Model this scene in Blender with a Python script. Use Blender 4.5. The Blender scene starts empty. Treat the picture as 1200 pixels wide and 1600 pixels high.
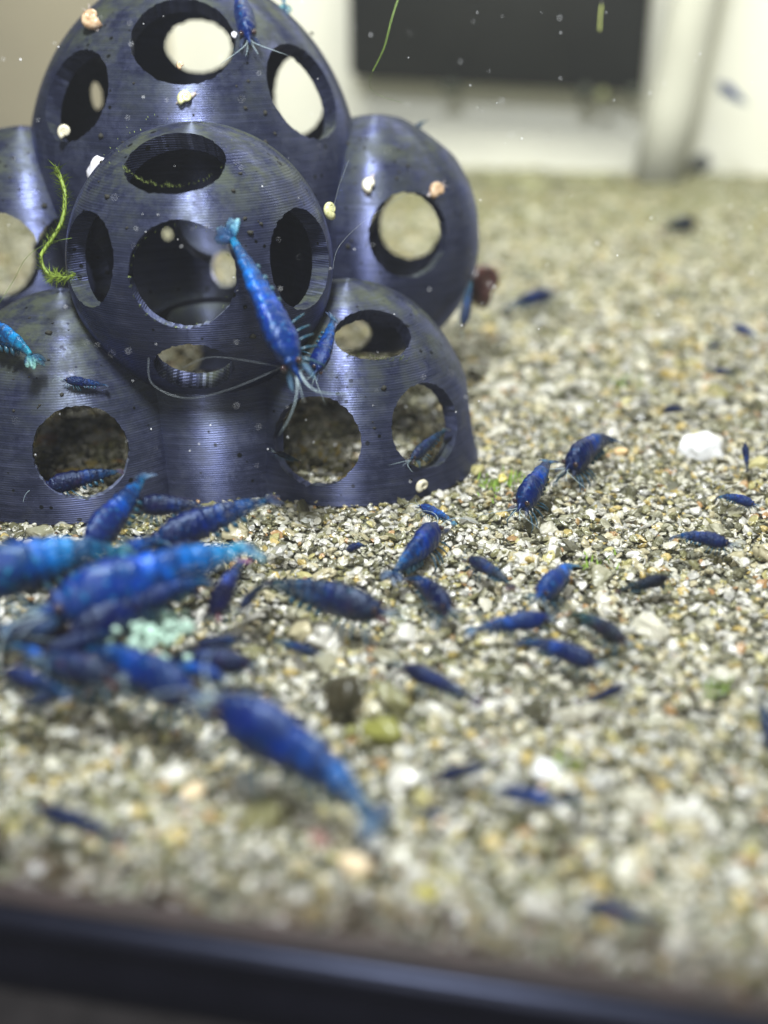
import bpy, bmesh, math, random
import numpy as np
from mathutils import Vector, Matrix, noise
R = math.radians
random.seed(7)
S = bpy.context.scene
C = bpy.data.collections.new('aquarium'); S.collection.children.link(C)

# ------------------------------------------------------------------ camera (1 unit = 1 cm)
FPX, PITCH, H = 1715.0, R(25.0), 6.0          # focal length in pixels of the 1200x1600 photograph
FW = Vector((0, math.cos(PITCH), -math.sin(PITCH))); UP = Vector((0, math.sin(PITCH), math.cos(PITCH)))
EYE = Vector((0, 0, H))
cd = bpy.data.cameras.new('camera'); cam = bpy.data.objects.new('camera', cd); C.objects.link(cam)
cam.location = EYE; cam.rotation_euler = (R(90) - PITCH, 0, 0)
cd.sensor_fit = 'VERTICAL'; cd.sensor_height = 72.0; cd.sensor_width = 54.0
cd.lens = 72.0 * FPX / 1600.0
cd.clip_start = 0.05; cd.clip_end = 500
cd.dof.use_dof = True; cd.dof.focus_distance = 13.6
APER = 0.37                                    # aperture diameter in scene units
cd.dof.aperture_fstop = cd.lens * 1e-3 / APER
S.camera = cam

# ------------------------------------------------------------------ world and lamps
w = bpy.data.worlds.new('World'); S.world = w; w.use_nodes = True
bg = w.node_tree.nodes['Background']
bg.inputs[0].default_value = (0.62, 0.66, 0.78, 1); bg.inputs[1].default_value = 0.06
def lamp(name, loc, aim, sx, sy, power, col):
    l = bpy.data.lights.new(name, 'AREA'); l.shape = 'RECTANGLE'; l.size = sx; l.size_y = sy
    l.energy = power; l.color = col
    o = bpy.data.objects.new(name, l); C.objects.link(o); o.location = loc
    o.rotation_euler = (Vector(aim) - Vector(loc)).to_track_quat('-Z', 'Y').to_euler()
    return o
lamp('tank_light_front', (-1.7, 5.2, 18.5), (-1.2, 14.5, 0), 2.0, 3.2, 9000, (0.94, 0.96, 1.0))
lamp('fill_light', (-3.0, -9, 12.5), (-2, 14, 1), 7.0, 5.0, 2500, (1.0, 0.97, 0.93))  # added soft fill behind the camera, brightens the gravel inside the holes
lamp('tank_light_back', (4, 27, 20), (7, 39, 2), 26.0, 9.0, 11000, (1.0, 0.98, 0.83))
S.view_settings.view_transform = 'Standard'; S.view_settings.look = 'None'
S.view_settings.exposure = 0.0; S.view_settings.gamma = 1.0
S.cycles.max_bounces = 6; S.cycles.transparent_max_bounces = 12

# ------------------------------------------------------------------ helpers
def ray(px, py):
    return (FW + Vector((1, 0, 0)) * ((px - 600) / FPX) + UP * ((800 - py) / FPX))   # depth 1 along the axis
def at_depth(px, py, d): return EYE + ray(px, py) * d
def at_z(px, py, z):
    r = ray(px, py); return EYE + r * ((z - H) / r.z)
def link(o, parent=None):
    C.objects.link(o)
    if parent is not None: o.parent = parent
    return o
def bm_obj(name, bm, mat, parent=None, smooth=True, loc=None):
    me = bpy.data.meshes.new(name); bm.to_mesh(me); bm.free()
    if smooth: me.polygons.foreach_set('use_smooth', [True] * len(me.polygons))
    if mat: me.materials.append(mat)
    o = bpy.data.objects.new(name, me)
    if loc is not None: o.location = loc
    return link(o, parent)
def tag(o, label=None, cat=None, group=None, kind=None):
    if label: o['label'] = label
    if cat: o['category'] = cat
    if group: o['group'] = group
    if kind: o['kind'] = kind
    return o
def empty(name, loc=(0, 0, 0)):
    o = bpy.data.objects.new(name, None); o.empty_display_size = 0.2; o.location = loc
    return link(o)
def add_box(bm, lo, hi):
    m = Matrix.Translation([(a + b) / 2 for a, b in zip(lo, hi)]) @ Matrix.Diagonal([b - a for a, b in zip(lo, hi)] + [1])
    return bmesh.ops.create_cube(bm, size=1, matrix=m)['verts']
def add_tube(bm, pts, rads, n=8, cap=True):
    """a tube through the points, one radius each"""
    rings = []; up = Vector((0.13, 0.21, 0.97))
    for i, p in enumerate(pts):
        a = pts[max(i - 1, 0)]; b = pts[min(i + 1, len(pts) - 1)]
        t = (Vector(b) - Vector(a)).normalized()
        s = t.cross(up)
        if s.length < 0.05: s = t.cross(Vector((1, 0, 0)))
        s.normalize(); u = s.cross(t)
        rings.append([bm.verts.new(Vector(p) + (s * math.cos(2 * math.pi * k / n) + u * math.sin(2 * math.pi * k / n)) * rads[i]) for k in range(n)])
    for a, b in zip(rings, rings[1:]):
        for k in range(n): bm.faces.new((a[k], a[(k + 1) % n], b[(k + 1) % n], b[k]))
    if cap: bm.faces.new(rings[0][::-1]); bm.faces.new(rings[-1])
    return rings
def lump(bm, c, r, seed, sub=2, amp=0.25, squash=(1, 1, 1), fr=1.3):
    vs = bmesh.ops.create_icosphere(bm, subdivisions=sub, radius=1)['verts']
    for v in vs:
        d = v.co.normalized()
        k = 1 + amp * noise.noise(d * fr + Vector((seed * 3.7, seed, -seed)))* 1.6
        v.co = Vector(c) + Vector([d[i] * k * r * squash[i] for i in range(3)])
    return vs

# ------------------------------------------------------------------ materials
def mat(name):
    m = bpy.data.materials.new(name); m.use_nodes = True
    nt = m.node_tree; return m, nt, nt.nodes['Principled BSDF'], nt.nodes['Material Output']
def N(nt, t, **kw):
    n = nt.nodes.new(t)
    for k, v in kw.items():
        if k.startswith('i_'): n.inputs[int(k[2:])].default_value = v
        else: setattr(n, k, v)
    return n
def ramp(nt, stops, fac=None, interp='LINEAR'):
    r = nt.nodes.new('ShaderNodeValToRGB'); r.color_ramp.interpolation = interp
    e = r.color_ramp.elements
    while len(e) < len(stops): e.new(0.5)
    for el, (p, c) in zip(e, stops):
        el.position = p; el.color = (*c, 1) if len(c) == 3 else c
    if fac is not None: nt.links.new(fac, r.inputs[0])
    return r
def math_(nt, op, a, b=None, c=None, clamp=False):
    n = nt.nodes.new('ShaderNodeMath'); n.operation = op; n.use_clamp = clamp
    for i, v in enumerate((a, b, c)):
        if v is None: continue
        if isinstance(v, (int, float)): n.inputs[i].default_value = v
        else: nt.links.new(v, n.inputs[i])
    return n.outputs[0]
def mixc(nt, fac, a, b, mode='MIX'):
    n = nt.nodes.new('ShaderNodeMix'); n.data_type = 'RGBA'; n.blend_type = mode
    for i, v in ((0, fac), (6, a), (7, b)):
        if isinstance(v, (int, float)): n.inputs[i].default_value = v
        elif isinstance(v, tuple): n.inputs[i].default_value = (*v, 1)
        else: nt.links.new(v, n.inputs[i])
    return n.outputs[2]
def noise_(nt, co, scale, detail=3, rough=0.5):
    n = nt.nodes.new('ShaderNodeTexNoise'); n.inputs['Scale'].default_value = scale
    n.inputs['Detail'].default_value = detail; n.inputs['Roughness'].default_value = rough
    nt.links.new(co, n.inputs['Vector']); return n.outputs['Fac']
def bump(nt, height, dist, strength=1.0, normal=None):
    b = nt.nodes.new('ShaderNodeBump'); b.inputs['Distance'].default_value = dist; b.inputs['Strength'].default_value = strength
    nt.links.new(height, b.inputs['Height'])
    if normal is not None: nt.links.new(normal, b.inputs['Normal'])
    return b.outputs[0]
def simple(name, col, rough=0.5, var=0.15, scale=8, bmp=0.0, coat=0.0, spec=0.5, sss=0.0):
    m, nt, b, o = mat(name)
    tc = N(nt, 'ShaderNodeTexCoord'); f = noise_(nt, tc.outputs['Object'], scale, 4, 0.6)
    lo = tuple(c * (1 - var) for c in col); hi = tuple(min(1, c * (1 + var)) for c in col)
    nt.links.new(ramp(nt, [(0.3, lo), (0.7, hi)], f).outputs[0], b.inputs['Base Color'])
    b.inputs['Roughness'].default_value = rough; b.inputs['Coat Weight'].default_value = coat
    b.inputs['Specular IOR Level'].default_value = spec
    if sss: b.inputs['Subsurface Weight'].default_value = sss; b.inputs['Subsurface Radius'].default_value = (0.05, 0.05, 0.05)
    if bmp: nt.links.new(bump(nt, f, bmp), b.inputs['Normal'])
    return m

def hide_material():
    m, nt, b, out = mat('layered_blue_grey_plastic'); L = nt.links.new
    tc = N(nt, 'ShaderNodeTexCoord'); geo = N(nt, 'ShaderNodeNewGeometry')
    sp = N(nt, 'ShaderNodeSeparateXYZ'); L(tc.outputs['Object'], sp.inputs[0])
    pos = geo.outputs['Position']; wp = N(nt, 'ShaderNodeSeparateXYZ'); L(pos, wp.inputs[0])
    # tangent runs round the dome, along the print layers
    cb = N(nt, 'ShaderNodeCombineXYZ'); L(math_(nt, 'MULTIPLY', sp.outputs[1], -1), cb.inputs[0]); L(sp.outputs[0], cb.inputs[1])
    nm = N(nt, 'ShaderNodeVectorMath', operation='NORMALIZE'); L(cb.outputs[0], nm.inputs[0])
    L(nm.outputs[0], b.inputs['Tangent'])
    b.inputs['Anisotropic'].default_value = 0.95; b.inputs['Metallic'].default_value = 0.5; b.inputs['Anisotropic Rotation'].default_value = 0.25
    # layer lines
    warp = noise_(nt, pos, 1.6, 2)
    z = math_(nt, 'ADD', wp.outputs[2], math_(nt, 'MULTIPLY', warp, 0.006))
    line = math_(nt, 'SINE', math_(nt, 'MULTIPLY', z, 2 * math.pi / 0.029))
    cv = N(nt, 'ShaderNodeCombineXYZ')   # noise stretched along the layers, one value per layer
    mp = N(nt, 'ShaderNodeMapping'); mp.inputs['Scale'].default_value = (1.4, 1.4, 30); L(pos, mp.inputs[0])
    lay = noise_(nt, mp.outputs[0], 1.0, 4, 0.65)
    mp2 = N(nt, 'ShaderNodeMapping'); mp2.inputs['Scale'].default_value = (5, 5, 14); L(pos, mp2.inputs[0])
    grit = noise_(nt, mp2.outputs[0], 1.6, 5, 0.7)
    h = math_(nt, 'ADD', math_(nt, 'MULTIPLY', line, 0.5), math_(nt, 'MULTIPLY', lay, 0.5))
    h = math_(nt, 'ADD', h, math_(nt, 'MULTIPLY', grit, 0.9))
    # specks of grime
    vo = N(nt, 'ShaderNodeTexVoronoi'); vo.inputs['Scale'].default_value = 5.2; L(pos, vo.inputs['Vector'])
    patch = noise_(nt, pos, 0.9, 3)
    sd = math_(nt, 'SUBTRACT', math_(nt, 'MULTIPLY', patch, 0.62), 0.14)
    nv = math_(nt, 'ADD', vo.outputs['Distance'], math_(nt, 'MULTIPLY', noise_(nt, pos, 16, 2), 0.12))
    speck = math_(nt, 'MULTIPLY', math_(nt, 'SUBTRACT', sd, nv), 40, clamp=True)
    base = ramp(nt, [(0.25, (0.029, 0.035, 0.070)), (0.5, (0.050, 0.058, 0.118)), (0.8, (0.088, 0.098, 0.195))], lay).outputs[0]
    # green-brown film of algae on faces that look up
    ns = N(nt, 'ShaderNodeSeparateXYZ'); L(geo.outputs['Normal'], ns.inputs[0])
    upf = ramp(nt, [(0.15, (0, 0, 0)), (0.75, (1, 1, 1))], ns.outputs[2]).outputs[0]
    af = math_(nt, 'MULTIPLY', math_(nt, 'MULTIPLY', ramp(nt, [(0.40, (0, 0, 0)), (0.60, (1, 1, 1))], noise_(nt, pos, 1.9, 6, 0.7)).outputs[0], upf), 0.75)
    base = mixc(nt, af, base, (0.070, 0.080, 0.034))
    dirt = ramp(nt, [(0.46, (0, 0, 0)), (0.68, (.8, .8, .8))], noise_(nt, pos, 3.1, 7, 0.75)).outputs[0]
    base = mixc(nt, math_(nt, 'MULTIPLY', dirt, 0.75), base, (0.030, 0.032, 0.028))
    pale = ramp(nt, [(0.60, (0, 0, 0)), (0.74, (.5, .5, .5))], noise_(nt, pos, 2.3, 6, 0.75)).outputs[0]
    base = mixc(nt, math_(nt, 'MULTIPLY', pale, 0.4), base, (0.13, 0.13, 0.15))
    base = mixc(nt, speck, base, (0.010, 0.011, 0.010))
    L(base, b.inputs['Base Color'])
    rg = math_(nt, 'ADD', 0.24, math_(nt, 'MULTIPLY', grit, 0.20))
    L(math_(nt, 'ADD', math_(nt, 'ADD', rg, math_(nt, 'MULTIPLY', dirt, 0.3)), math_(nt, 'MULTIPLY', af, 0.35)), b.inputs['Roughness'])
    L(math_(nt, 'MULTIPLY', math_(nt, 'SUBTRACT', 1.0, math_(nt, 'MAXIMUM', af, dirt)), 0.75), b.inputs['Metallic'])
    b.inputs['Specular IOR Level'].default_value = 0.8
    b.inputs['Specular Tint'].default_value = (0.55, 0.6, 1.0, 1)
    L(bump(nt, h, 0.0030), b.inputs['Normal'])
    return m
M_HIDE = hide_material()

def gravel_material(name='mixed_gravel'):
    m, nt, b, out = mat(name); L = nt.links.new
    oi = N(nt, 'ShaderNodeObjectInfo'); geo = N(nt, 'ShaderNodeNewGeometry'); pos = geo.outputs['Position']
    c1 = ramp(nt, [(0.0, (0.74, 0.72, 0.66)), (0.15, (0.40, 0.39, 0.31)), (0.27, (0.62, 0.56, 0.40)), (0.37, (0.13, 0.125, 0.08)),
                   (0.49, (0.82, 0.81, 0.82)), (0.61, (0.27, 0.26, 0.14)), (0.70, (0.50, 0.50, 0.52)), (0.78, (0.62, 0.47, 0.17)),
                   (0.83, (0.06, 0.058, 0.045)), (0.90, (0.60, 0.55, 0.26)), (0.94, (0.50, 0.28, 0.13)), (0.962, (0.85, 0.84, 0.86))], oi.outputs['Random'], 'CONSTANT')
    f = noise_(nt, pos, 22, 4, 0.6)
    col = mixc(nt, math_(nt, 'MULTIPLY', f, 0.6), c1.outputs[0], (0.12, 0.115, 0.06))
    alg = ramp(nt, [(0.50, (0, 0, 0)), (0.72, (0.6, 0.6, 0.6))], noise_(nt, pos, 0.9, 5, 0.65)).outputs[0]
    col = mixc(nt, alg, col, (0.13, 0.145, 0.05))
    col = mixc(nt, 1.0, col, (0.84, 0.82, 0.75), 'MULTIPLY')
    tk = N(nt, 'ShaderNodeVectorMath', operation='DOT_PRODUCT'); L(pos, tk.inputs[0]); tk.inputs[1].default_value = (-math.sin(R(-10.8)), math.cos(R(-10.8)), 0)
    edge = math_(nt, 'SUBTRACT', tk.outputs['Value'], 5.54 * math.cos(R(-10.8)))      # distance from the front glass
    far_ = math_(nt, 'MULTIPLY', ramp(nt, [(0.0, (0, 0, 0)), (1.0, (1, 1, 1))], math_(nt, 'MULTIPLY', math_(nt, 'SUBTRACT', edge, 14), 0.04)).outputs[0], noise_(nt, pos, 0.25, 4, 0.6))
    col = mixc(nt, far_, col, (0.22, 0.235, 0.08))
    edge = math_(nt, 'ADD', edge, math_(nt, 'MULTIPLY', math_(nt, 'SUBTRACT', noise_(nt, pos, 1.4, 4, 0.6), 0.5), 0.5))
    col = mixc(nt, ramp(nt, [(0.15, (.93, .93, .93)), (0.95, (0, 0, 0))], edge).outputs[0], col, (0.028, 0.012, 0.008))  # light falloff towards the glass, painted into the grains as dark brown
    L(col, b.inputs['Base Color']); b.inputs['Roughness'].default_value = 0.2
    b.inputs['Specular IOR Level'].default_value = 0.9
    L(bump(nt, f, 0.012), b.inputs['Normal'])
    return m
M_GRAVEL = gravel_material()
M_BED = simple('dark_bed', (0.10, 0.10, 0.07), 0.8, 0.4, 6, 0.02)

def shrimp_material(name, ends, rough=0.32, alpha=1.0):
    """colour runs from the tail (0) to the head (1); the object's colour tints it"""
    m, nt, b, out = mat(name); L = nt.links.new
    at = N(nt, 'ShaderNodeAttribute', attribute_name='along'); oi = N(nt, 'ShaderNodeObjectInfo')
    tc = N(nt, 'ShaderNodeTexCoord')
    c = ramp(nt, ends, at.outputs['Fac']).outputs[0]
    sh_ = N(nt, 'ShaderNodeVectorMath', operation='ADD'); L(tc.outputs['Object'], sh_.inputs[0]); L(math_(nt, 'MULTIPLY', oi.outputs['Random'], 40), sh_.inputs[1])
    oc = sh_.outputs[0]
    f = noise_(nt, oc, 6.5, 6, 0.75)
    c = mixc(nt, ramp(nt, [(0.40, (0, 0, 0)), (0.54, (0.92, 0.92, 0.92))], f).outputs[0], c, (0.004, 0.014, 0.07))
    g = noise_(nt, oc, 26, 3, 0.6)
    c = mixc(nt, ramp(nt, [(0.6, (0, 0, 0)), (0.75, (0.45, 0.45, 0.45))], g).outputs[0], c, (0.03, 0.25, 0.60))
    seg = math_(nt, 'FRACT', math_(nt, 'MULTIPLY', at.outputs['Fac'], 12))
    inab = math_(nt, 'LESS_THAN', at.outputs['Fac'], 0.5)
    edge = ramp(nt, [(0.0, (1, 1, 1)), (0.22, (0, 0, 0)), (0.8, (0, 0, 0)), (1.0, (.7, .7, .7))], seg).outputs[0]
    c = mixc(nt, math_(nt, 'MULTIPLY', math_(nt, 'MULTIPLY', edge, inab), 0.7), c, (0.004, 0.010, 0.05))
    q = noise_(nt, oc, 4.5, 5, 0.65)
    c = mixc(nt, ramp(nt, [(0.56, (0, 0, 0)), (0.72, (0.4, 0.4, 0.4))], q).outputs[0], c, (0.05, 0.045, 0.10))
    c = mixc(nt, 1.0, c, oi.outputs['Color'], 'MULTIPLY')
    L(c, b.inputs['Base Color']); b.inputs['Roughness'].default_value = rough
    b.inputs['Specular IOR Level'].default_value = 0.45; b.inputs['Specular Tint'].default_value = (.6, .75, 1, 1); b.inputs['Coat Weight'].default_value = 0.0
    b.inputs['Coat Roughness'].default_value = 0.2
    if alpha < 1: b.inputs['Alpha'].default_value = alpha
    else: L(math_(nt, 'ADD', ramp(nt, [(0.0, (.55, .55, .55)), (0.5, (.97, .97, .97)), (1.0, (.9, .9, .9))], at.outputs['Fac']).outputs[0], math_(nt, 'MULTIPLY', math_(nt, 'SUBTRACT', g, .5), .3), clamp=True), b.inputs['Alpha'])
    L(bump(nt, g, 0.02), b.inputs['Normal'])
    return m
M_SH = shrimp_material('blue_shell', [(0.0, (0.010, 0.19, 0.38)), (0.18, (0.005, 0.12, 0.42)), (0.42, (0.003, 0.058, 0.36)), (0.50, (0.003, 0.030, 0.26)), (0.57, (0.003, 0.013, 0.13)), (0.8, (0.003, 0.012, 0.10)), (1.0, (0.004, 0.026, 0.17))])
M_FAN = shrimp_material('tail_fan_skin', [(0.0, (0.30, 0.36, 0.44)), (1.0, (0.01, 0.14, 0.30))], 0.35, 0.5)
M_LIMB = simple('translucent_limb', (0.015, 0.06, 0.10), 0.35, 0.3, 5)
M_ANT = simple('pale_antenna', (0.30, 0.38, 0.42), 0.4, 0.2, 5)
M_EYE = simple('glossy_eye', (0.035, 0.02, 0.02), 0.08, 0.2, 5, coat=0.6)

# ------------------------------------------------------------------ setting
YAW = R(-10.8)                                        # the tank stands turned to the camera
def tank(x, y, z=0.0):                              # tank frame: x along the front glass, y into the tank, origin on the glass
    c, s = math.cos(YAW), math.sin(YAW)
    return Vector((x * c - y * s, 5.54 + x * s + y * c, z))
def tank_obj(o):
    o.rotation_euler = (0, 0, YAW); o.location = (0, 5.54, 0); return o
DEEP = 39.5
bm = bmesh.new(); nx, ny = 90, 90
vs = [[bm.verts.new((-34 + 78 * i / nx, 0.02 + DEEP * j / ny, -0.10 + 0.03 * noise.noise(Vector((i * .35, j * .35, 0))))) for i in range(nx + 1)] for j in range(ny + 1)]
for j in range(ny):
    for i in range(nx): bm.faces.new((vs[j][i], vs[j][i + 1], vs[j + 1][i + 1], vs[j + 1][i]))
bed = tank_obj(bm_obj('gravel_bed', bm, M_BED)); tag(bed, kind='structure')

def gravel_nodes(density, rmin, rmax, seed):
    ng = bpy.data.node_groups.new('gravel_grains', 'GeometryNodeTree')
    ng.interface.new_socket('Geometry', in_out='INPUT', socket_type='NodeSocketGeometry')
    ng.interface.new_socket('Geometry', in_out='OUTPUT', socket_type='NodeSocketGeometry')
    L = ng.links.new; nn = ng.nodes.new
    gi = nn('NodeGroupInput'); go = nn('NodeGroupOutput')
    jv = nn('GeometryNodeJoinGeometry')
    for k in range(8):
        ico = nn('GeometryNodeMeshIcoSphere'); ico.inputs['Radius'].default_value = 1; ico.inputs['Subdivisions'].default_value = 3 if k % 2 else 2
        sp = nn('GeometryNodeSetPosition'); L(ico.outputs['Mesh'], sp.inputs['Geometry'])
        p = nn('GeometryNodeInputPosition'); tx = nn('ShaderNodeTexNoise'); tx.noise_dimensions = '4D'
        tx.inputs['W'].default_value = k * 7.3 + seed; tx.inputs['Scale'].default_value = 0.85; tx.inputs['Detail'].default_value = 1.5
        L(p.outputs[0], tx.inputs['Vector'])
        su = nn('ShaderNodeVectorMath'); su.operation = 'SUBTRACT'; su.inputs[1].default_value = (.5, .5, .5); L(tx.outputs['Color'], su.inputs[0])
        sc = nn('ShaderNodeVectorMath'); sc.operation = 'SCALE'; sc.inputs['Scale'].default_value = 2.3; L(su.outputs[0], sc.inputs[0])
        L(sc.outputs[0], sp.inputs['Offset'])
        tr = nn('GeometryNodeTransform'); tr.inputs['Scale'].default_value = (1.0, random.uniform(.65, .95), random.uniform(.32, .62))
        L(sp.outputs[0], tr.inputs['Geometry'])
        ss = nn('GeometryNodeSetShadeSmooth'); ss.inputs['Shade Smooth'].default_value = bool(k % 2); L(tr.outputs[0], ss.inputs['Geometry'])
        gi2 = nn('GeometryNodeGeometryToInstance'); L(ss.outputs[0], gi2.inputs[0]); L(gi2.outputs[0], jv.inputs[0])
    dp = nn('GeometryNodeDistributePointsOnFaces'); dp.distribute_method = 'RANDOM'
    dp.inputs['Density'].default_value = density; dp.inputs['Seed'].default_value = seed
    L(gi.outputs[0], dp.inputs['Mesh'])
    off = nn('GeometryNodeSetPosition'); L(dp.outputs['Points'], off.inputs['Geometry'])
    rz = nn('FunctionNodeRandomValue'); rz.data_type = 'FLOAT_VECTOR'
    rz.inputs[0].default_value = (0, 0, -0.05); rz.inputs[1].default_value = (0, 0, 0.055); rz.inputs['Seed'].default_value = seed + 3
    L(rz.outputs[0], off.inputs['Offset'])
    ip = nn('GeometryNodeInstanceOnPoints'); L(off.outputs[0], ip.inputs['Points']); L(jv.outputs[0], ip.inputs['Instance'])
    ip.inputs['Pick Instance'].default_value = True
    ri = nn('FunctionNodeRandomValue'); ri.data_type = 'INT'; ri.inputs[4].default_value = 0; ri.inputs[5].default_value = 7; ri.inputs['Seed'].default_value = seed + 1
    L(ri.outputs[2], ip.inputs['Instance Index'])
    rr = nn('FunctionNodeRandomValue'); rr.data_type = 'FLOAT_VECTOR'; rr.inputs[0].default_value = (-.7, -.7, 0); rr.inputs[1].default_value = (.7, .7, 6.28); rr.inputs['Seed'].default_value = seed + 2
    L(rr.outputs[0], ip.inputs['Rotation'])
    rs = nn('FunctionNodeRandomValue'); rs.data_type = 'FLOAT'; rs.inputs[2].default_value = 0; rs.inputs[3].default_value = 1; rs.inputs['Seed'].default_value = seed + 4
    pw = nn('ShaderNodeMath'); pw.operation = 'POWER'; pw.inputs[1].default_value = 2.6; L(rs.outputs[1], pw.inputs[0])
    ma = nn('ShaderNodeMath'); ma.operation = 'MULTIPLY_ADD'; ma.inputs[1].default_value = rmax - rmin; ma.inputs[2].default_value = rmin; L(pw.outputs[0], ma.inputs[0])
    L(ma.outputs[0], ip.inputs['Scale'])
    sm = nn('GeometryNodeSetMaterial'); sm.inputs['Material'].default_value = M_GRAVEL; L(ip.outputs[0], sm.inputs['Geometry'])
    L(sm.outputs[0], go.inputs[0])
    return ng
def gravel_patch(quad, density, rmin, rmax, seed, z=-0.06):
    bm = bmesh.new(); g = 40; (xa, ya), (xb, _), (xc, yc), (xd, _) = quad; rows = []
    for j in range(g + 1):
        t = j / g; lo_, hi_ = xa + (xd - xa) * t, xb + (xc - xb) * t; y = ya + (yc - ya) * t
        rows.append([bm.verts.new((lo_ + (hi_ - lo_) * i / g, y, z + .09 * noise.noise(Vector(((lo_ + (hi_ - lo_) * i / g) * .55, y * .55, 4))))) for i in range(g + 1)])
    for j in range(g):
        for i in range(g): bm.faces.new((rows[j][i], rows[j][i + 1], rows[j + 1][i + 1], rows[j + 1][i]))
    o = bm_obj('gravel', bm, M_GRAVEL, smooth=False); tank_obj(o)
    md = o.modifiers.new('grains', 'NODES'); md.node_group = gravel_nodes(density, rmin, rmax, seed)
    tag(o, kind='stuff'); return o
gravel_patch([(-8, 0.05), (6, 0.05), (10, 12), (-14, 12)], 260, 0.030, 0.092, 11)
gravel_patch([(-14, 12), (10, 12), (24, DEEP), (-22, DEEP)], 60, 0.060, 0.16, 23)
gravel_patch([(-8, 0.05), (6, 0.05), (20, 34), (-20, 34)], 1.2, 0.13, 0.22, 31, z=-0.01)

# tank: glass, frame, back wall
M_FRAME = simple('black_plastic_frame', (0.004, 0.004, 0.007), 0.34, 0.3, 1.5, 0.006, spec=0.26)
M_FRAME.node_tree.nodes['Principled BSDF'].inputs['Specular Tint'].default_value = (.55, .62, 1, 1)
bm = bmesh.new()
prof = [(0.0, 0.0), (-0.03, 0.0)]
prof += [(-0.03 - 0.13 * math.sin(a), -0.13 + 0.13 * math.cos(a)) for a in [R(x) for x in range(0, 91, 9)]]
prof += [(-0.16, -0.28), (-0.20, -0.34), (-0.20, -0.62), (0.0, -0.62)]
ra = [bm.verts.new((-30, y, z)) for y, z in prof]; rb = [bm.verts.new((40, y, z)) for y, z in prof]
for k in range(len(prof)): bm.faces.new((ra[k], ra[(k + 1) % len(prof)], rb[(k + 1) % len(prof)], rb[k]))
bm.faces.new(ra[::-1]); bm.faces.new(rb)
fr = tank_obj(bm_obj('tank_frame', bm, M_FRAME, smooth=False))
for p in fr.data.polygons: p.use_smooth = True
fr.data.set_sharp_from_angle(angle=R(35))
ff = empty('tank_frame', (0, 5.54, 0)); ff.rotation_euler = (0, 0, YAW)
fr.parent = ff; fr.location = (0, 0, 0); fr.rotation_euler = (0, 0, 0); fr.name = 'frame_bar'
bm = bmesh.new(); add_box(bm, (-30, 0.002, -0.6), (40, 0.17, 0.04)); bmesh.ops.bevel(bm, geom=bm.edges[:], offset=.015, segments=1, affect='EDGES')
bm_obj('shade_strip', bm, simple('dark_brown_shade', (0.014, 0.006, 0.006), 0.6, 0.4, 3, 0.01), ff, smooth=False)  # dark strip standing in for the shade on the gravel by the glass
tag(ff, 'black plastic bottom frame running along the front of the tank', 'tank frame')
m, nt, b, out = mat('clear_glass'); nt.nodes.remove(b)
tb = N(nt, 'ShaderNodeBsdfTransparent'); tb.inputs[0].default_value = (0.965, 0.975, 0.965, 1); nt.links.new(tb.outputs[0], out.inputs[0])
bm = bmesh.new(); add_box(bm, (-30, -0.18, 0.0), (40, -0.02, 17))
gl = tank_obj(bm_obj('front_glass', bm, m, smooth=False)); tag(gl, 'clear front glass pane standing in the black frame', 'glass pane')
M_STAND = simple('dark_stand', (0.010, 0.009, 0.009), 0.7, 0.35, 3, 0.01, spec=0.05)
bm = bmesh.new(); add_box(bm, (-60, -30, -3), (70, 60, -0.63)); tank_obj(tag(bm_obj('stand_top', bm, M_STAND, smooth=False), kind='structure'))
M_WALL = simple('white_back_panel', (0.87, 0.865, 0.80), 0.6, 0.05, 0.12)
bm = bmesh.new(); add_box(bm, (-34, DEEP, -0.6), (44, DEEP + 0.5, 30)); tank_obj(tag(bm_obj('back_wall', bm, M_WALL, smooth=False), kind='structure'))
# beige curtain of wall further left
M_BEIGE = simple('beige_side_panel', (0.47, 0.42, 0.32), 0.7, 0.08, 0.2)
bm = bmesh.new(); add_box(bm, (-34, DEEP - 1.0, -0.6), (-16.2, DEEP - 0.02, 30)); o = tank_obj(bm_obj('side_panel', bm, M_BEIGE, smooth=False))
tag(o, 'blurred beige panel against the back wall, behind the top of the hide', 'panel')

def on_back(px, py, off=0.0):
    r = ray(px, py); nrm = Vector((-math.sin(YAW), math.cos(YAW), 0)); q = tank(0, DEEP - off)
    return EYE + r * ((q - EYE).dot(nrm) / r.dot(nrm))
# black filter box hanging on the back wall
fb = empty('filter_box', tank(0, DEEP))
M_BLACK = simple('black_filter_plastic', (0.006, 0.007, 0.009), 0.5, 0.3, 0.6, 0.01)
bm = bmesh.new()
bl = on_back(545, 122, 2.3); br = on_back(1004, 146, 2.3)
tl = on_back(545, 0, 2.3); tr_ = on_back(1004, 0, 2.3); tl.z = tr_.z = 14
tl.x, tl.y = bl.x, bl.y; tr_.x, tr_.y = br.x, br.y
th = Vector((-math.sin(YAW), math.cos(YAW), 0)) * 2.2
v = [bm.verts.new(p) for p in (bl, br, tr_, tl, bl + th, br + th, tr_ + th, tl + th)]
for f in ((0, 1, 2, 3), (7, 6, 5, 4), (4, 5, 1, 0), (5, 6, 2, 1), (6, 7, 3, 2), (7, 4, 0, 3)): bm.faces.new([v[k] for k in f])
bmesh.ops.recalc_face_normals(bm, faces=bm.faces)
bmesh.ops.bevel(bm, geom=bm.edges[:], offset=0.18, segments=2, affect='EDGES')
for v_ in bm.verts: v_.co -= fb.location
bm_obj('box_body', bm, M_BLACK, fb)
M_DKALG = simple('dark_algae', (0.03, 0.035, 0.025), 0.9, 0.4, 2); rnd = random.Random(4)
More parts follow.
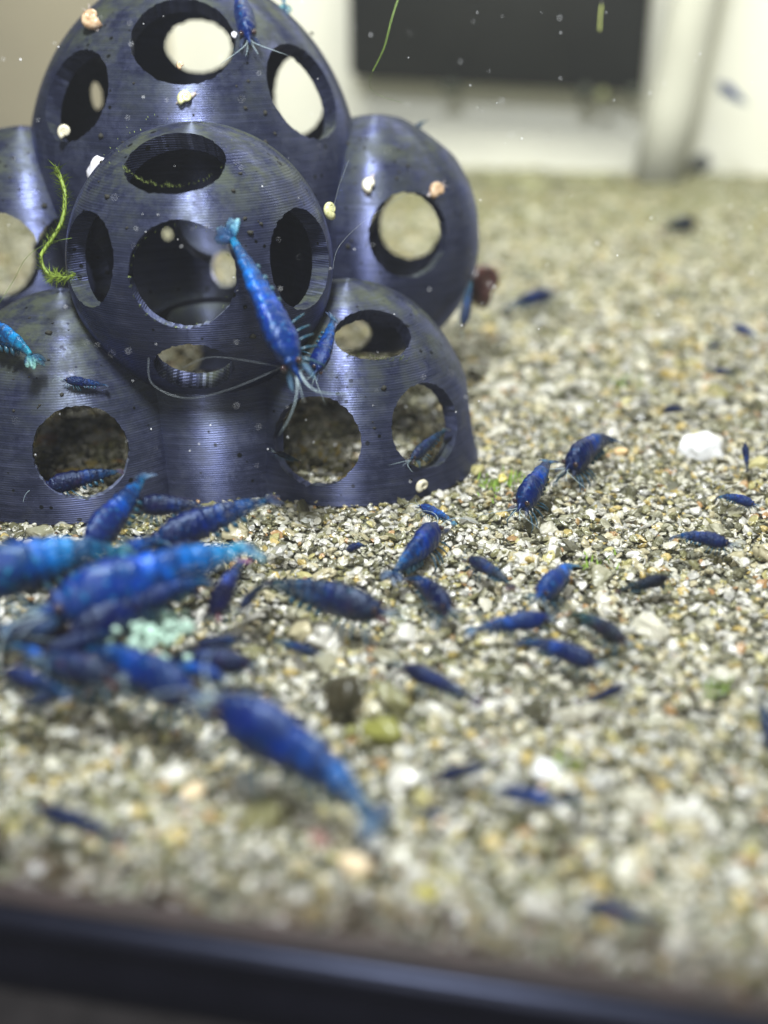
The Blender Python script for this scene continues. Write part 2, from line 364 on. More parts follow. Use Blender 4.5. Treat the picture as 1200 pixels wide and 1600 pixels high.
for px, py, r in ((705, 142, .3), (915, 150, .32), (990, 148, .28)):
    bm = bmesh.new(); lump(bm, on_back(px, py - 6, 2.5) - fb.location, r, rnd.random() * 9, 2, .5, (1.1, .5, .7), 2)
    bm_obj('algae_clump', bm, M_DKALG, fb)
bm = bmesh.new(); lump(bm, on_back(942, 148, 2.8) - fb.location, .2, 3.3, 2, .5, (1, .5, .9), 2)
bm_obj('algae_clump', bm, simple('yellow_green_algae', (0.16, 0.17, 0.08), 0.9, 0.3, 2), fb)
tag(fb, 'black filter box hanging high on the white back wall, algae along its lower edge', 'filter box')

# pale tube leaning at the back
bm = bmesh.new(); a = on_back(1030, 250, 2.2); bq = on_back(1108, -100, 2.2); a.z = -0.1
add_tube(bm, [a, a.lerp(bq, .33), a.lerp(bq, .66), bq, a.lerp(bq, 1.5)], [.92] * 5, 32)
o = bm_obj('filter_pipe', bm, simple('grey_white_pipe', (0.52, 0.52, 0.47), 0.7, 0.10, 0.5, spec=.2)); tag(o, 'pale grey pipe leaning against the back wall right of the black box', 'pipe')
bm = bmesh.new()
for k, (px, py) in enumerate([(910, 278), (880, 284), (940, 282), (830, 290), (780, 284)]):
    lump(bm, at_z(px, py, 0.1), rnd.uniform(.4, .7), k + 5, 2, .5, (1.5, .8, .4), 2)
o = bm_obj('bed_algae', bm, simple('moss_green_algae', (0.26, 0.26, 0.15), 0.9, 0.3, 2)); tag(o, kind='stuff')

# ------------------------------------------------------------------ the hide: domes printed in one piece
WALL_T = 0.24
DOMES = {   # name: centre, horizontal radius, vertical radius
    'front': (at_depth(315, 412, 14.4), 1.72, 1.76),
    'right_low': (Vector((-0.51, 15.0, 0)), 1.88, 2.50),
    'left_low': (Vector((-4.30, 14.45, 0)), 1.88, 2.50),
    'middle_low': (Vector((-2.45, 15.10, 0)), 1.88, 2.50),
    'right_mid': (at_depth(587, 372, 17.5), 1.65, 1.86),
    'left_mid': (at_depth(58, 395, 17.0), 1.68, 1.86),
    'top': (at_depth(311, 285, 17.0), 2.50, 2.95),
}
def hit(dome, px, py, far=False, thr=0.0):
    c, a, b = DOMES[dome]; d = ray(px, py)
    o = EYE - c; k = Vector((1 / (a + thr), 1 / (a + thr), 1 / (b + thr)))
    O = Vector([o[i] * k[i] for i in range(3)]); D = Vector([d[i] * k[i] for i in range(3)])
    A, B, Q = D.dot(D), O.dot(D), O.dot(O) - 1
    s = B * B - A * Q
    if s < 0: s = 0
    t = (-B + math.sqrt(s)) / A if far else (-B - math.sqrt(s)) / A
    p = EYE + d * t
    n = Vector([(p - c)[i] * k[i] * k[i] for i in range(3)]).normalized()
    return p, n
HOLES = [  # dome, pixel of the hole's centre, radius, height to width
    ('front', 283, 431, 0.64, 1), ('front', 481, 405, 0.62, 1), ('front', 270, 246, 0.62, .85), ('front', 303, 580, 0.50, .9), ('front', 128, 405, 0.58, 1),
    ('right_low', 492, 691, 0.60, 1), ('right_low', 671, 665, 0.575, 1), ('right_low', 585, 520, 0.54, .72),
    ('left_low', 127, 708, 0.60, 1), ('left_low', -70, 690, 0.58, 1),
    ('right_mid', 642, 367, 0.62, 1), ('left_mid', -6, 400, 0.60, 1), ('left_mid', 118, 398, 0.55, 1),
    ('top', 285, 57, 0.70, 1), ('top', 480, 140, 0.69, 1), ('top', 112, 147, 0.64, 1),
]
BACK = [  # lines of sight that leave by a hole in the far side: dome whose far wall it leaves by, pixel, radius, height to width
    ('top', 311, 73, 0.52, .74), ('top', 467, 150, 0.40, 1.5), ('top', 151, 150, 0.085, 2.4),
    ('front', 352, 420, 0.22, 1.3), ('right_mid', 641, 352, 0.51, 1.08), ('left_mid', -8, 402, 0.62, 1), ('front', 270, 552, 0.46, .8), ('front', 262, 366, 0.08, 1.2),
    ('right_low', 548, 522, 0.30, .8), ('right_low', 655, 655, 0.42, 1.2), ('right_low', 491, 680, 0.70, 1), ('left_low', 127, 690, 0.72, 1), ('left_low', 60, 690, 0.4, 1),
]
def ellipsoid(bm, c, a, b, seg=96, rings=56, flip=False):
    m = Matrix.Translation(c) @ Matrix.Diagonal((a, a, b, 1))
    vs = bmesh.ops.create_uvsphere(bm, u_segments=seg, v_segments=rings, radius=1, matrix=m)['verts']
    if flip: bmesh.ops.reverse_faces(bm, faces=list({f for v in vs for f in v.link_faces}))
def cutter_obj(bm):
    me = bpy.data.meshes.new('cutter'); bm.to_mesh(me); bm.free()
    o = bpy.data.objects.new('cutter', me); C.objects.link(o); return o
def cyl(p, d, r0, r1, la, lb, seg=56, sq=1.0):
    """cone frustum from p-d*la to p+d*lb"""
    bm = bmesh.new(); q = d.to_track_quat('Z', 'Y').to_matrix().to_4x4()
    m = Matrix.Translation(p + d * (lb - la) / 2) @ q @ Matrix.Diagonal((1, sq, 1, 1))
    bmesh.ops.create_cone(bm, cap_ends=True, segments=seg, radius1=r0, radius2=r1, depth=la + lb, matrix=m)
    vl = list(bm.verts); rj = random.Random(int(p.x * 1000))
    for k in range(0, len(vl) - 1, 2):
        j = rj.gauss(0, .006)
        for v in vl[k:k + 2]:
            w_ = v.co - p; w_ -= d * w_.dot(d); v.co += w_.normalized() * j
    return cutter_obj(bm)
hide = empty('shrimp_hide', (-2.0, 15.5, 0))
hole_cut = {k: [] for k in DOMES}
for d_, px, py, r, sq in HOLES:
    p, n = hit(d_, px, py); hole_cut[d_].append(cyl(p, n, r * 0.97, r * 1.01, 0.6, 0.7, 72, sq))
for d_, px, py, r, sq in HOLES:
    p, n = hit(d_, px, py); hole_cut[d_].append(cyl(p, n, r * 0.97 - .01, r + .11, 0.055, 0.10, 72, sq))
through = []
for d_, px, py, r, sq in BACK:
    dir_ = ray(px, py).normalized()
    p0, _ = hit(d_, px, py); p1, _ = hit(d_, px, py, far=True)
    mid = (p0 + p1) / 2
    ln = 16.0 if d_ not in ('right_low', 'left_low') else (p1 - mid).length + 3.0
    o = cyl(mid, dir_, r, r * 1.1, 0.0, ln, 56, sq); through.append(o)
# side and rear openings that let light in
EXTRA = {'top': [], 'right_mid': [(10, 5), (60, 10), (110, 10), (20, 60)], 'left_mid': [(170, 5), (120, 10), (60, 60)],
         'right_low': [(0, 18), (70, 35, 1.1), (110, 15, .7)], 'left_low': [(180, 18), (110, 35, 1.1), (60, 15, .7)], 'middle_low': [(90, 18), (40, 40)], 'front': [(90, 10), (180, -10)]}
for k, lst in EXTRA.items():
    c, a, b = DOMES[k]
    for az, el, *rr_ in lst:
        er = rr_[0] if rr_ else 0.55
        d = Vector((math.cos(R(az)) * math.cos(R(el)), math.sin(R(az)) * math.cos(R(el)), math.sin(R(el))))
        t = 1 / math.sqrt((d.x ** 2 + d.y ** 2) / a ** 2 + d.z ** 2 / b ** 2)
        hole_cut[k].append(cyl(c + d * t, d, er, er + .02, 0.7, 0.7, 40))
inner = {}
for k, (c, a, b) in DOMES.items():
    bm = bmesh.new(); ellipsoid(bm, c, a - WALL_T + 0.004, b - WALL_T + 0.004, 84, 50); inner[k] = cutter_obj(bm)
bm = bmesh.new(); add_box(bm, (-20, 0, -8), (20, 40, -0.045)); floor_cut = cutter_obj(bm)
for k, (c, a, b) in DOMES.items():
    bm = bmesh.new(); ellipsoid(bm, c, a, b); ellipsoid(bm, c, a - WALL_T, b - WALL_T, flip=True)
    src = cutter_obj(bm)
    for cut in hole_cut[k] + through + [inner[j] for j in DOMES if j != k and not (k == 'front' and j == 'top')] + [floor_cut]:
        # skip cutters that cannot reach this dome
        md = src.modifiers.new('cut', 'BOOLEAN'); md.operation = 'DIFFERENCE'; md.solver = 'MANIFOLD'; md.object = cut
    bpy.context.view_layer.update()
    dg = bpy.context.evaluated_depsgraph_get()
    me = bpy.data.meshes.new_from_object(src.evaluated_get(dg)); bpy.data.objects.remove(src)
    me.name = 'dome'
    nv = len(me.vertices); co = np.empty(nv * 3, np.float32); me.vertices.foreach_get('co', co); co = co.reshape(-1, 3)
    co -= np.array(c, np.float32); me.vertices.foreach_set('co', co.ravel())
    npoly = len(me.polygons); pn = np.empty(npoly * 3, np.float32); me.polygons.foreach_get('normal', pn); pn = pn.reshape(-1, 3)
    lt = np.empty(npoly, np.int32); me.polygons.foreach_get('loop_total', lt)
    lv = np.empty(len(me.loops), np.int32); me.loops.foreach_get('vertex_index', lv)
    ln = np.repeat(pn, lt, axis=0); P = co[lv]
    rad = P / np.array([a * a, a * a, b * b]); rad /= np.linalg.norm(rad, axis=1)[:, None] + 1e-9
    dt = (rad * ln).sum(1)
    out = np.where((dt > 0.93)[:, None], rad, np.where((dt < -0.93)[:, None], -rad, ln))
    me.polygons.foreach_set('use_smooth', [True] * npoly)
    me.normals_split_custom_set(out.tolist())
    me.materials.clear(); me.materials.append(M_HIDE)
    o = bpy.data.objects.new('dome', me); link(o, hide); o.location = c - hide.location
for o in [o for o in bpy.data.objects if o.name.startswith('cutter')]: bpy.data.objects.remove(o)
tag(hide, 'dark blue grey printed hide of stacked hollow domes with round holes, standing on the gravel', 'shrimp hide')

# ------------------------------------------------------------------ shrimps
def lerp_prof(pts, s):
    for (a, va), (b, vb) in zip(pts, pts[1:]):
        if s <= b:
            t = (s - a) / (b - a); t = t * t * (3 - 2 * t); return va + (vb - va) * t
    return pts[-1][1]
RAD = [(0.0, 0.024), (0.08, 0.034), (0.20, 0.054), (0.36, 0.074), (0.48, 0.084), (0.58, 0.102), (0.70, 0.106), (0.80, 0.088), (0.875, 0.052), (0.91, 0.022), (1.0, 0.003)]
def spine(arch, side):
    """points of the body axis from the tail root (0) to the rostrum tip (1)"""
    n = 80; pts = [Vector((0, 0, 0))]
    for i in range(n):
        s = (i + .5) / n
        k = max(0.0, 1 - s / 0.62)
        a = arch * k * k if s < 0.62 else 0
        b = side * (k ** 1.3)
        pts.append(pts[-1] + Vector((math.cos(a) * math.cos(b), math.sin(b), math.sin(a))) / n)
    # bring both ends onto the X axis, length 1
    e = pts[-1]; q = e.rotation_difference(Vector((1, 0, 0))); L_ = e.length
    return [(q @ p) / L_ for p in pts]
def shrimp_parts(arch, side, seed, detail=True):
    rnd = random.Random(seed); sp = spine(arch, side)
    def at(s):
        f = min(max(s, 0), 1) * 80; i = min(int(f), 79); return sp[i].lerp(sp[i + 1], f - i)
    def frame(s):
        t = (at(min(s + .02, 1)) - at(max(s - .02, 0))).normalized(); sd = Vector((0, 0, 1)).cross(t).normalized(); return t, sd, t.cross(sd)
    parts = []
    bm = bmesh.new(); al = bm.verts.layers.float.new('along'); rings = []; nr, ns = (84, 20) if detail else (40, 12)
    for i in range(nr + 1):
        s = i / nr; r = lerp_prof(RAD, s); t, sd, u = frame(s); c = at(s)
        if s < 0.5:                       # six overlapping abdominal plates
            ph = (s / 0.5 * 6) % 1; r *= 0.93 + 0.10 * (1 - ph)
        if 0.5 <= s < 0.53: r *= 1.05
        ring = []
        for k in range(ns):
            th = 2 * math.pi * k / ns; cx, cz = math.cos(th), math.sin(th)
            hz = r * (1.22 if cz > 0 else 1.12); wx = r * 0.86
            if cz < -0.2 and 0.08 < s < 0.52: hz *= 1.05 + 0.18 * (1 - ((s / 0.5 * 6) % 1))    # side plates hang lower
            if s > 0.86 and cz > 0: hz *= 1.35
            p = c + sd * (cx * wx * (1 if cz < .4 else .92)) + u * (cz * hz)
            p += (p - c) * (noise.noise(Vector((s * 26, math.cos(th) * 1.6, math.sin(th) * 1.6 + seed * 7))) * .10)
            v = bm.verts.new(p); v[al] = s; ring.append(v)
        rings.append(ring)
    for a, b in zip(rings, rings[1:]):
        for k in range(ns): bm.faces.new((a[k], b[k], b[(k + 1) % ns], a[(k + 1) % ns]))
    bm.faces.new(rings[0]); bm.faces.new(rings[-1][::-1])
    bmesh.ops.recalc_face_normals(bm, faces=bm.faces)
    parts.append(('body', bm, M_SH))
    # tail fan: central telson and four lobes
    bm = bmesh.new(); al = bm.verts.layers.float.new('along'); t0, sd0, u0 = frame(0.0)
    for ang, ln_, wd in ((0, .11, .014), (21, .145, .026), (-22, .145, .026), (45, .13, .028), (-47, .13, .028)):
        d = (-t0 * math.cos(R(ang)) + sd0 * math.sin(R(ang)) + u0 * (-.10 + rnd.uniform(-.08, .08))).normalized(); sdd = d.cross(u0).normalized()
        up_ = sdd.cross(d); rr = []
        for j in range(6):
            q = j / 5; wq = wd * (0.35 + 1.1 * math.sin(math.pi * min(1, q * .78 + .1)) ** 1.0) * (1 if q < .95 else .6)
            c = at(0) + d * ln_ * q + u0 * (0.02 * math.sin(3 * q))
            rr.append([bm.verts.new(c + sdd * (wq * x) + up_ * z) for x, z in ((-1, 0), (-.4, .006), (.4, .006), (1, 0), (.4, -.004), (-.4, -.004))])
            for v in rr[-1]: v[al] = 1 - q
        for a, b in zip(rr, rr[1:]):
            for k in range(6): bm.faces.new((a[k], a[(k + 1) % 6], b[(k + 1) % 6], b[k]))
        bm.faces.new(rr[0]); bm.faces.new(rr[-1][::-1])
    bmesh.ops.recalc_face_normals(bm, faces=bm.faces)
    parts.append(('tail_fan', bm, M_FAN))
    # eyes on short stalks
    for sg in (-1, 1):
        bm = bmesh.new(); t, sd, u = frame(.885); c = at(.885) + sd * (sg * .052) + u * .035
        add_tube(bm, [at(.87) + sd * (sg * .02) + u * .02, c], [.012, .016], 8)
        bmesh.ops.create_uvsphere(bm, u_segments=10, v_segments=8, radius=.022, matrix=Matrix.Translation(c))
        parts.append(('eye', bm, M_EYE))
    for sg in (-1, 1):                     # antennal scales either side of the rostrum
        bm = bmesh.new(); t, sd, u = frame(.90); a = at(.88) + sd * (sg * .03) - u * .01
        add_tube(bm, [a, a + t * .05 + sd * (sg * .03), a + t * .11 + sd * (sg * .045), a + t * .14 + sd * (sg * .045)], [.014, .022, .016, .003], 6); parts.append(('antennal_scale', bm, M_FAN))
    if not detail: return parts
    for sg in (-1, 1):                     # long antennae and short antennules
        for ln_, sp_, up0 in ((.42, .75, .18), (.18, .25, .10)):
            bm = bmesh.new(); t, sd, u = frame(.93); p = at(.93) + sd * (sg * .015); pts = []
            for j in range(10):
                q = j / 9; pts.append(p + t * (ln_ * q * (1 - .45 * q * sp_)) + sd * (sg * sp_ * ln_ * q * q * .8) + u * (up0 * ln_ * math.sin(2.4 * q) - .04 * q))
            add_tube(bm, pts, [.0035 * (1 - .8 * j / 9) + .0008 for j in range(10)], 5); parts.append(('antenna', bm, M_ANT))
    for sg in (-1, 1):
        for j in range(5):                 # walking legs
            s = .84 - j * .055; t, sd, u = frame(s); r = lerp_prof(RAD, s); a = at(s) - u * r * .9 + sd * (sg * r * .35)
            fw = .5 - .24 * j + rnd.uniform(-.3, .3)
            k1 = a + sd * (sg * .055) - u * .035 + t * (fw * .07); k2 = k1 + sd * (sg * .035) - u * .055 + t * (fw * .09); k3 = k2 - u * .045 + t * (fw * .05) - sd * (sg * .01)
            bm = bmesh.new(); add_tube(bm, [a, k1, k2, k3], [.0095, .0075, .0055, .002], 6); parts.append(('leg', bm, M_LIMB))
        for j in range(4):                 # swimmerets under the abdomen
            s = .46 - j * .08; t, sd, u = frame(s); r = lerp_prof(RAD, s); a = at(s) - u * r * 1.05 + sd * (sg * r * .45)
            bm = bmesh.new(); e = a - u * .065 - t * .04
            add_tube(bm, [a, a.lerp(e, .5), e], [.012, .024, .004], 6); parts.append(('swimmeret', bm, M_LIMB))
    return parts
PROTO = {}
def proto(arch, side, detail):
    key = (round(arch, 2), round(side, 2), detail)
    if key not in PROTO:
        lst = []
        for nm, bm, m in shrimp_parts(arch, side, len(PROTO) + 1, detail):
            me = bpy.data.meshes.new(nm); bm.to_mesh(me); bm.free(); me.polygons.foreach_set('use_smooth', [True] * len(me.polygons)); me.materials.append(m)
            lst.append((nm, me))
        PROTO[key] = lst
    return PROTO[key]
TINT = {'blue': (1, 1, 1, 1), 'bright': (1.1, 1.75, 1.6, 1), 'navy': (.6, .55, .62, 1), 'dark': (.8, .38, .38, 1), 'black': (1.0, .30, .12, 1),
        'brown': (2.4, .7, .22, 1), 'teal': (1.6, .95, .55, 1), 'cyan': (1.3, 2.0, 1.3, 1), 'slate': (2.0, .8, .45, 1), 'violet': (3.0, .8, .9, 1)}
def shrimp(h, t, tint, label, thick=1.0, arch=.35, side=0.0, up=None, detail=True, group='blue dwarf shrimps in the tank'):
    ax = (h - t); Ln = ax.length * 0.9; ax.normalize()
    t = t + ax * (Ln / 0.9 - Ln)          # the fan takes the last tenth
    upv = Vector(up) if up is not None else Vector((0, 0, 1))
    sd = upv.cross(ax).normalized(); uz = ax.cross(sd); thick *= 1.08
    M = Matrix((ax, sd, uz)).transposed().to_4x4(); M.translation = t
    root = bpy.data.objects.new('shrimp', None); root.empty_display_size = .1; link(root)
    root.matrix_world = M @ Matrix.Diagonal((Ln, Ln * thick, Ln * thick, 1))
    tag(root, label, 'shrimp', group)
    jit = random.Random(label); arch += jit.uniform(-.1, .1); side += jit.uniform(-.25, .25)
    for nm, me in proto(arch, side, detail):
        o = bpy.data.objects.new(nm, me); link(o, root); o.color = TINT[tint]
    return root
# on the gravel: head pixel, tail pixel, height of head and tail, tint, thickness, arch, sideways bend, label
G = [
 (700, 812, 1.0, 648, 790, .28, .22, 'bright', .9, .3, -.3, 'small bright blue shrimp right under the rim of the hide, above a larger one'),
]
GROUND = [
 # hx, hy, tx, ty, zh, zt, tint, thick, arch, side, label
 (652, 790, 712, 818, .30, .22, 'bright', .95, .5, 0, 'small bright blue shrimp just below the right base edge of the hide'),
 (688, 822, 608, 903, .32, .26, 'blue', 1.15, .2, .1, 'blue shrimp with dark head raised toward the hide base and pale tail trailing down left'),
 (727, 873, 802, 918, .24, .20, 'slate', 1.0, .4, 0, 'slate shrimp with dark front half and pale blue tail, facing up left in mid gravel'),
 (708, 958, 634, 900, .28, .20, 'dark', 1.15, .2, 0, 'dark violet blue shrimp pointing down right, just left of centre gravel'),
 (836, 936, 898, 880, .30, .26, 'bright', 1.2, .3, 0, 'bright blue shrimp standing alone, tail up to the right, in the middle of the gravel'),
 (866, 966, 728, 986, .30, .22, 'blue', 1.0, .3, 0, 'ringed blue shrimp lying level above a darker parallel one'),
 (940, 1040, 808, 1000, .26, .22, 'navy', 1.05, .25, 0, 'long navy shrimp with its dark head to the lower right, under the ringed blue one'),
 (984, 1006, 886, 955, .26, .2, 'brown', 1.0, .2, 0, 'brown black shrimp slanting down right of the ringed blue one'),
 (978, 1072, 902, 1100, .26, .2, 'dark', 1.0, .3, 0, 'dark shrimp with teal tail to the left, below the brown black one'),
 (1048, 903, 962, 924, .25, .2, 'black', 1.0, .3, 0, 'black headed shrimp with pale washed out tail on the right gravel'),
 (1146, 852, 1046, 838, .24, .22, 'navy', 1.05, .5, 0, 'navy shrimp with thin teal tail to the left, right side below the white pebble'),
 (1183, 790, 1118, 776, .22, .2, 'blue', 1.05, .5, 0, 'blue shrimp at the right below the white pebble, tail to the left'),
 (1163, 690, 1168, 738, .55, .15, 'navy', .9, .3, 0, 'small upright navy shrimp just right of the white pebble'),
 (622, 1040, 752, 1098, .30, .22, 'dark', .95, .2, 0, 'dark blue shrimp below centre with its rounded dark head up left'),
 (614, 962, 404, 910, .45, .40, 'slate', 1.0, .35, 0, 'large shrimp with pale teal abdomen and blue front half, facing right beside the crowd'),
 (500, 1022, 425, 1000, .2, .15, 'teal', .8, .3, 0, 'faint teal young shrimp below the large pale tailed one'),
 (672, 1218, 780, 1192, .25, .2, 'dark', .9, .3, 0, 'dark slim shrimp above a brighter blue one on the lower gravel'),
 (776, 1235, 905, 1256, .28, .22, 'blue', .9, .2, 0, 'blue shrimp lying nearly level on the lower gravel, pale pebble above it'),
 (655, 1268, 702, 1278, .2, .15, 'blue', 1.0, .3, 0, 'tiny blurred blue shrimp left of the level one on the lower gravel'),
 (52, 1262, 195, 1312, .3, .25, 'dark', .85, .15, 0, 'dark navy shrimp alone on the lower left gravel'),
 (905, 1408, 1036, 1438, .3, .22, 'navy', .9, .2, 0, 'navy shrimp with teal tail nearest to the front frame, lower right'),
 (540, 860, 572, 852, .2, .15, 'navy', 1.1, .4, 0, 'tiny navy shrimp on the gravel below the middle of the hide'),
 (597, 1338, 556, 1332, .2, .15, 'dark', .8, .3, 0, 'tiny dark smudge of a shrimp on the lower gravel, below centre'),
 (1208, 1180, 1190, 1080, .3, .6, 'teal', 1.0, .3, 0, 'teal shrimp cut off by the right edge of the photo'),
 (868, 460, 790, 480, .35, .3, 'navy', .95, .3, 0, 'navy shrimp with pale tail just right of the reddish snail'),
 (1090, 350, 1030, 358, .35, .3, 'black', 1.3, .3, 0, 'blackish blurred shrimp far back on the gravel below the pipe'),
 (1142, 510, 1186, 528, .35, .2, 'blue', 1.1, .5, 0, 'blue shrimp by the right edge, upper half of the gravel'),
 (1128, 540, 1100, 542, .25, .2, 'navy', 1.1, .3, 0, 'small dark blue shrimp beside the upper right blue one'),
 (1112, 582, 1150, 582, .22, .18, 'navy', .9, .3, 0, 'small dark shrimp below the pair at the upper right'),
 (1035, 640, 1078, 642, .22, .18, 'dark', 1.0, .3, 0, 'small dark shrimp above and left of the white pebble'),
 (1126, 254, 1070, 262, .3, .3, 'black', 1.3, .3, 0, 'grey smudge of a shrimp at the foot of the back wall'),
]
for hx, hy, tx, ty, zh, zt, tint, th, ar, sd, lab in GROUND:
    small = math.hypot(hx - tx, hy - ty) < 62
    shrimp(at_z(hx, hy, zh), at_z(tx, ty, zt), tint, lab, th * (1.2 if small else 1.0), ar, sd, detail=not small)
DEPTHS = [
 # hx, hy, dh, tx, ty, dt, tint, thick, arch, side, up, label
 (808, 800, 13.35, 862, 716, 14.15, 'blue', 1.35, .35, 0, None, 'blue shrimp with raised ringed tail facing the camera, right of the hide'),
 (882, 738, 14.5, 964, 684, 15.4, 'navy', 1.3, .5, 0, None, 'dark broad backed shrimp right of the hide, tail up beside an orange pebble'),
 (472, 598, 12.1, 352, 350, 12.55, 'bright', .92, .06, .08, (-.35, -.85, .4), 'long bright blue shrimp clinging head down across the front dome'),
 (488, 590, 12.8, 522, 492, 13.4, 'blue', 1.1, .15, 0, (.5, -.8, .2), 'short blue shrimp perched head down beside the long bright one'),
 (386, 80, 'top', 366, -34, 'top', 'blue', .85, .1, 0, (.1, -.9, .3), 'slim dark blue shrimp hanging over the edge between the two top holes'),
 (425, -95, 16.4, 446, 20, 15.9, 'cyan', .8, .1, 0, (.1, -.9, .3), 'cyan tail fan of a shrimp at the top edge of the hide'),
 (-75, 500, 13.9, 62, 562, 13.3, 'cyan', 1.0, .6, 0, None, 'cyan blue curved shrimp cut off by the left edge, on the hide'),
 (98, 598, 'left_low', 166, 607, 'left_low', 'navy', .9, .2, 0, None, 'small navy shrimp above the left base hole of the hide'),
 (638, 722, 14.3, 700, 668, 14.9, 'teal', .8, .2, 0, None, 'small teal shrimp inside the right base hole of the hide'),
 (60, 765, 13.9, 195, 735, 14.2, 'dark', 1.0, .3, 0, None, 'dark shrimp inside the left base hole of the hide'),
 (428, 706, 14.2, 470, 722, 14.3, 'black', .9, .2, 0, None, 'tiny black shrimp inside the middle base hole of the hide'),
 (722, 516, 17.2, 738, 430, 17.2, 'teal', .75, .1, 0, (1, 0, 0), 'thin teal shrimp hanging down beside the reddish snail'),
 (632, 222, 17.2, 668, 186, 17.2, 'teal', .9, .5, 0, None, 'teal shrimp peeking over the right hand dome'),
 (1120, 128, 34.0, 1172, 166, 34.0, 'blue', 1.0, .1, 0, None, 'blurred blue shrimp swimming in front of the white back wall'),
 # the crowd at the front left
 (128, 868, 11.5, 232, 738, 12.3, 'blue', 1.25, .15, 0, (-.4, -.5, .7), 'blue shrimp with pale feathery tail pointing up to the hide, standing in the crowd'),
 (205, 790, 12.3, 338, 800, 12.4, 'dark', 1.15, .55, 0, None, 'blackish blue arched shrimp against the foot of the hide behind the crowd'),
 (222, 858, 11.8, 436, 776, 12.3, 'navy', 1.0, .25, 0, None, 'navy shrimp with thin straight tail pointing right along the hide base'),
 (-90, 925, 10.3, 215, 858, 10.8, 'cyan', 1.25, .35, 0, None, 'cyan blue large shrimp at the left edge of the crowd'),
 (50, 968, 9.9, 405, 852, 10.8, 'bright', 1.15, .18, 0, None, 'largest bright blue shrimp lying across the middle of the crowd'),
 (328, 968, 10.8, 382, 872, 11.3, 'violet', 1.5, .25, 0, None, 'small plump violet blue shrimp right of the largest crowd shrimp'),
 (95, 1010, 9.9, 310, 915, 10.4, 'dark', 1.4, .35, 0, None, 'dark shrimp pressed under the largest crowd shrimp'),
 (318, 1098, 9.3, 118, 1012, 9.9, 'blue', 1.25, .3, 0, None, 'blue shrimp below the pale food in the crowd, head to the right'),
 (400, 1040, 10.2, 250, 1030, 10.3, 'dark', 1.2, .4, 0, None, 'dark shrimp feeding at the lower right of the pale food'),
 (190, 1062, 9.5, 20, 1035, 9.9, 'slate', 1.15, .4, 0, None, 'slate blue shrimp at the lower left of the crowd'),
 (120, 985, 10.2, -60, 1010, 10.2, 'slate', 1.2, .4, 0, None, 'grey blue shrimp left of the pale food, cut off by the left edge'),
 (70, 945, 10.6, 175, 900, 10.9, 'brown', 1.3, .4, 0, None, 'brownish shrimp head squeezed between the left crowd shrimps'),
 (330, 858, 11.6, 205, 880, 11.4, 'dark', 1.3, .4, 0, None, 'dark shrimp half hidden behind the largest crowd shrimp'),
 (10, 838, 12.0, 50, 872, 11.9, 'dark', .9, .4, 0, None, 'tiny dark shrimp at the left edge under the hide'),
 (30, 1100, 9.4, 140, 1078, 9.6, 'slate', .9, .3, 0, None, 'faint grey blue shrimp under the lower left of the crowd'),
 (205, 950, 10.1, 330, 905, 10.3, 'navy', 1.2, .4, 0, None, 'navy shrimp lying tight under the bright largest one, above the pale food'),
 (60, 1030, 9.7, 190, 985, 10.0, 'dark', 1.2, .4, .3, None, 'dark shrimp touching the left end of the pale food'),
 (250, 1070, 9.5, 150, 1010, 10.0, 'bright', 1.3, .4, .2, None, 'bright blue stubby shrimp right below the pale food'),
 (300, 1010, 10.2, 392, 1002, 10.3, 'dark', 1.1, .5, 0, None, 'dark shrimp touching the right end of the pale food'),
 (0, 1050, 9.6, 110, 1085, 9.4, 'navy', 1.1, .5, 0, None, 'navy blurred shrimp at the left edge, lowest of the crowd'),
 (30, 920, 10.6, 150, 880, 11.2, 'navy', 1.3, .5, 0, None, 'navy shrimp among the left edge crowd between two cyan ones'),
 (150, 905, 10.7, 262, 842, 11.4, 'blue', 1.2, .5, -.2, None, 'blue shrimp wedged between the upright one and the largest one'),
 (20, 985, 10.1, 118, 942, 10.4, 'black', 1.3, .5, .3, None, 'black shrimp at the head of the largest crowd shrimp'),
 (170, 1075, 9.5, 268, 1038, 9.9, 'dark', 1.3, .5, -.3, None, 'dark curved shrimp between the stubby bright one and the lower left one'),
 (372, 955, 10.9, 420, 905, 11.2, 'slate', 1.1, .4, 0, None, 'slate shrimp tail by the right side of the plump violet one'),
 (355, 1062, 9.8, 262, 1042, 10.0, 'bright', 1.2, .4, .2, None, 'bright blue shrimp just above the head of the big front shrimp'),
 (70, 880, 11.2, 8, 842, 11.6, 'navy', 1.2, .4, 0, None, 'navy shrimp crossing behind the cyan ones at the left edge'),
 (108, 1058, 9.7, 18, 1005, 10.0, 'bright', 1.1, .5, 0, None, 'bright blue shrimp at the left edge, above the lowest ones'),
 (245, 905, 10.9, 300, 845, 11.5, 'navy', 1.2, .4, 0, None, 'navy shrimp head down behind the back of the largest one'),
 (322, 1092, 8.9, 604, 1290, 8.3, 'blue', 1.25, .38, 0, None, 'big blue shrimp in front of the crowd, tail curving down to the lower right'),
]
def place(px, py, d):
    if isinstance(d, str):
        p, n = hit(d, px, py); return p + n * .13
    return at_depth(px, py, d)
for hx, hy, dh, tx, ty, dt, tint, th, ar, sd, up, lab in DEPTHS:
    hp = place(hx, hy, dh); tp = place(tx, ty, dt)
    lo = 0.22
    shrimp(hp, tp, tint, lab, th, ar, sd, up)
    if min(hp.z, tp.z) < .1: print('LOW', lab, round(hp.z, 2), round(tp.z, 2))

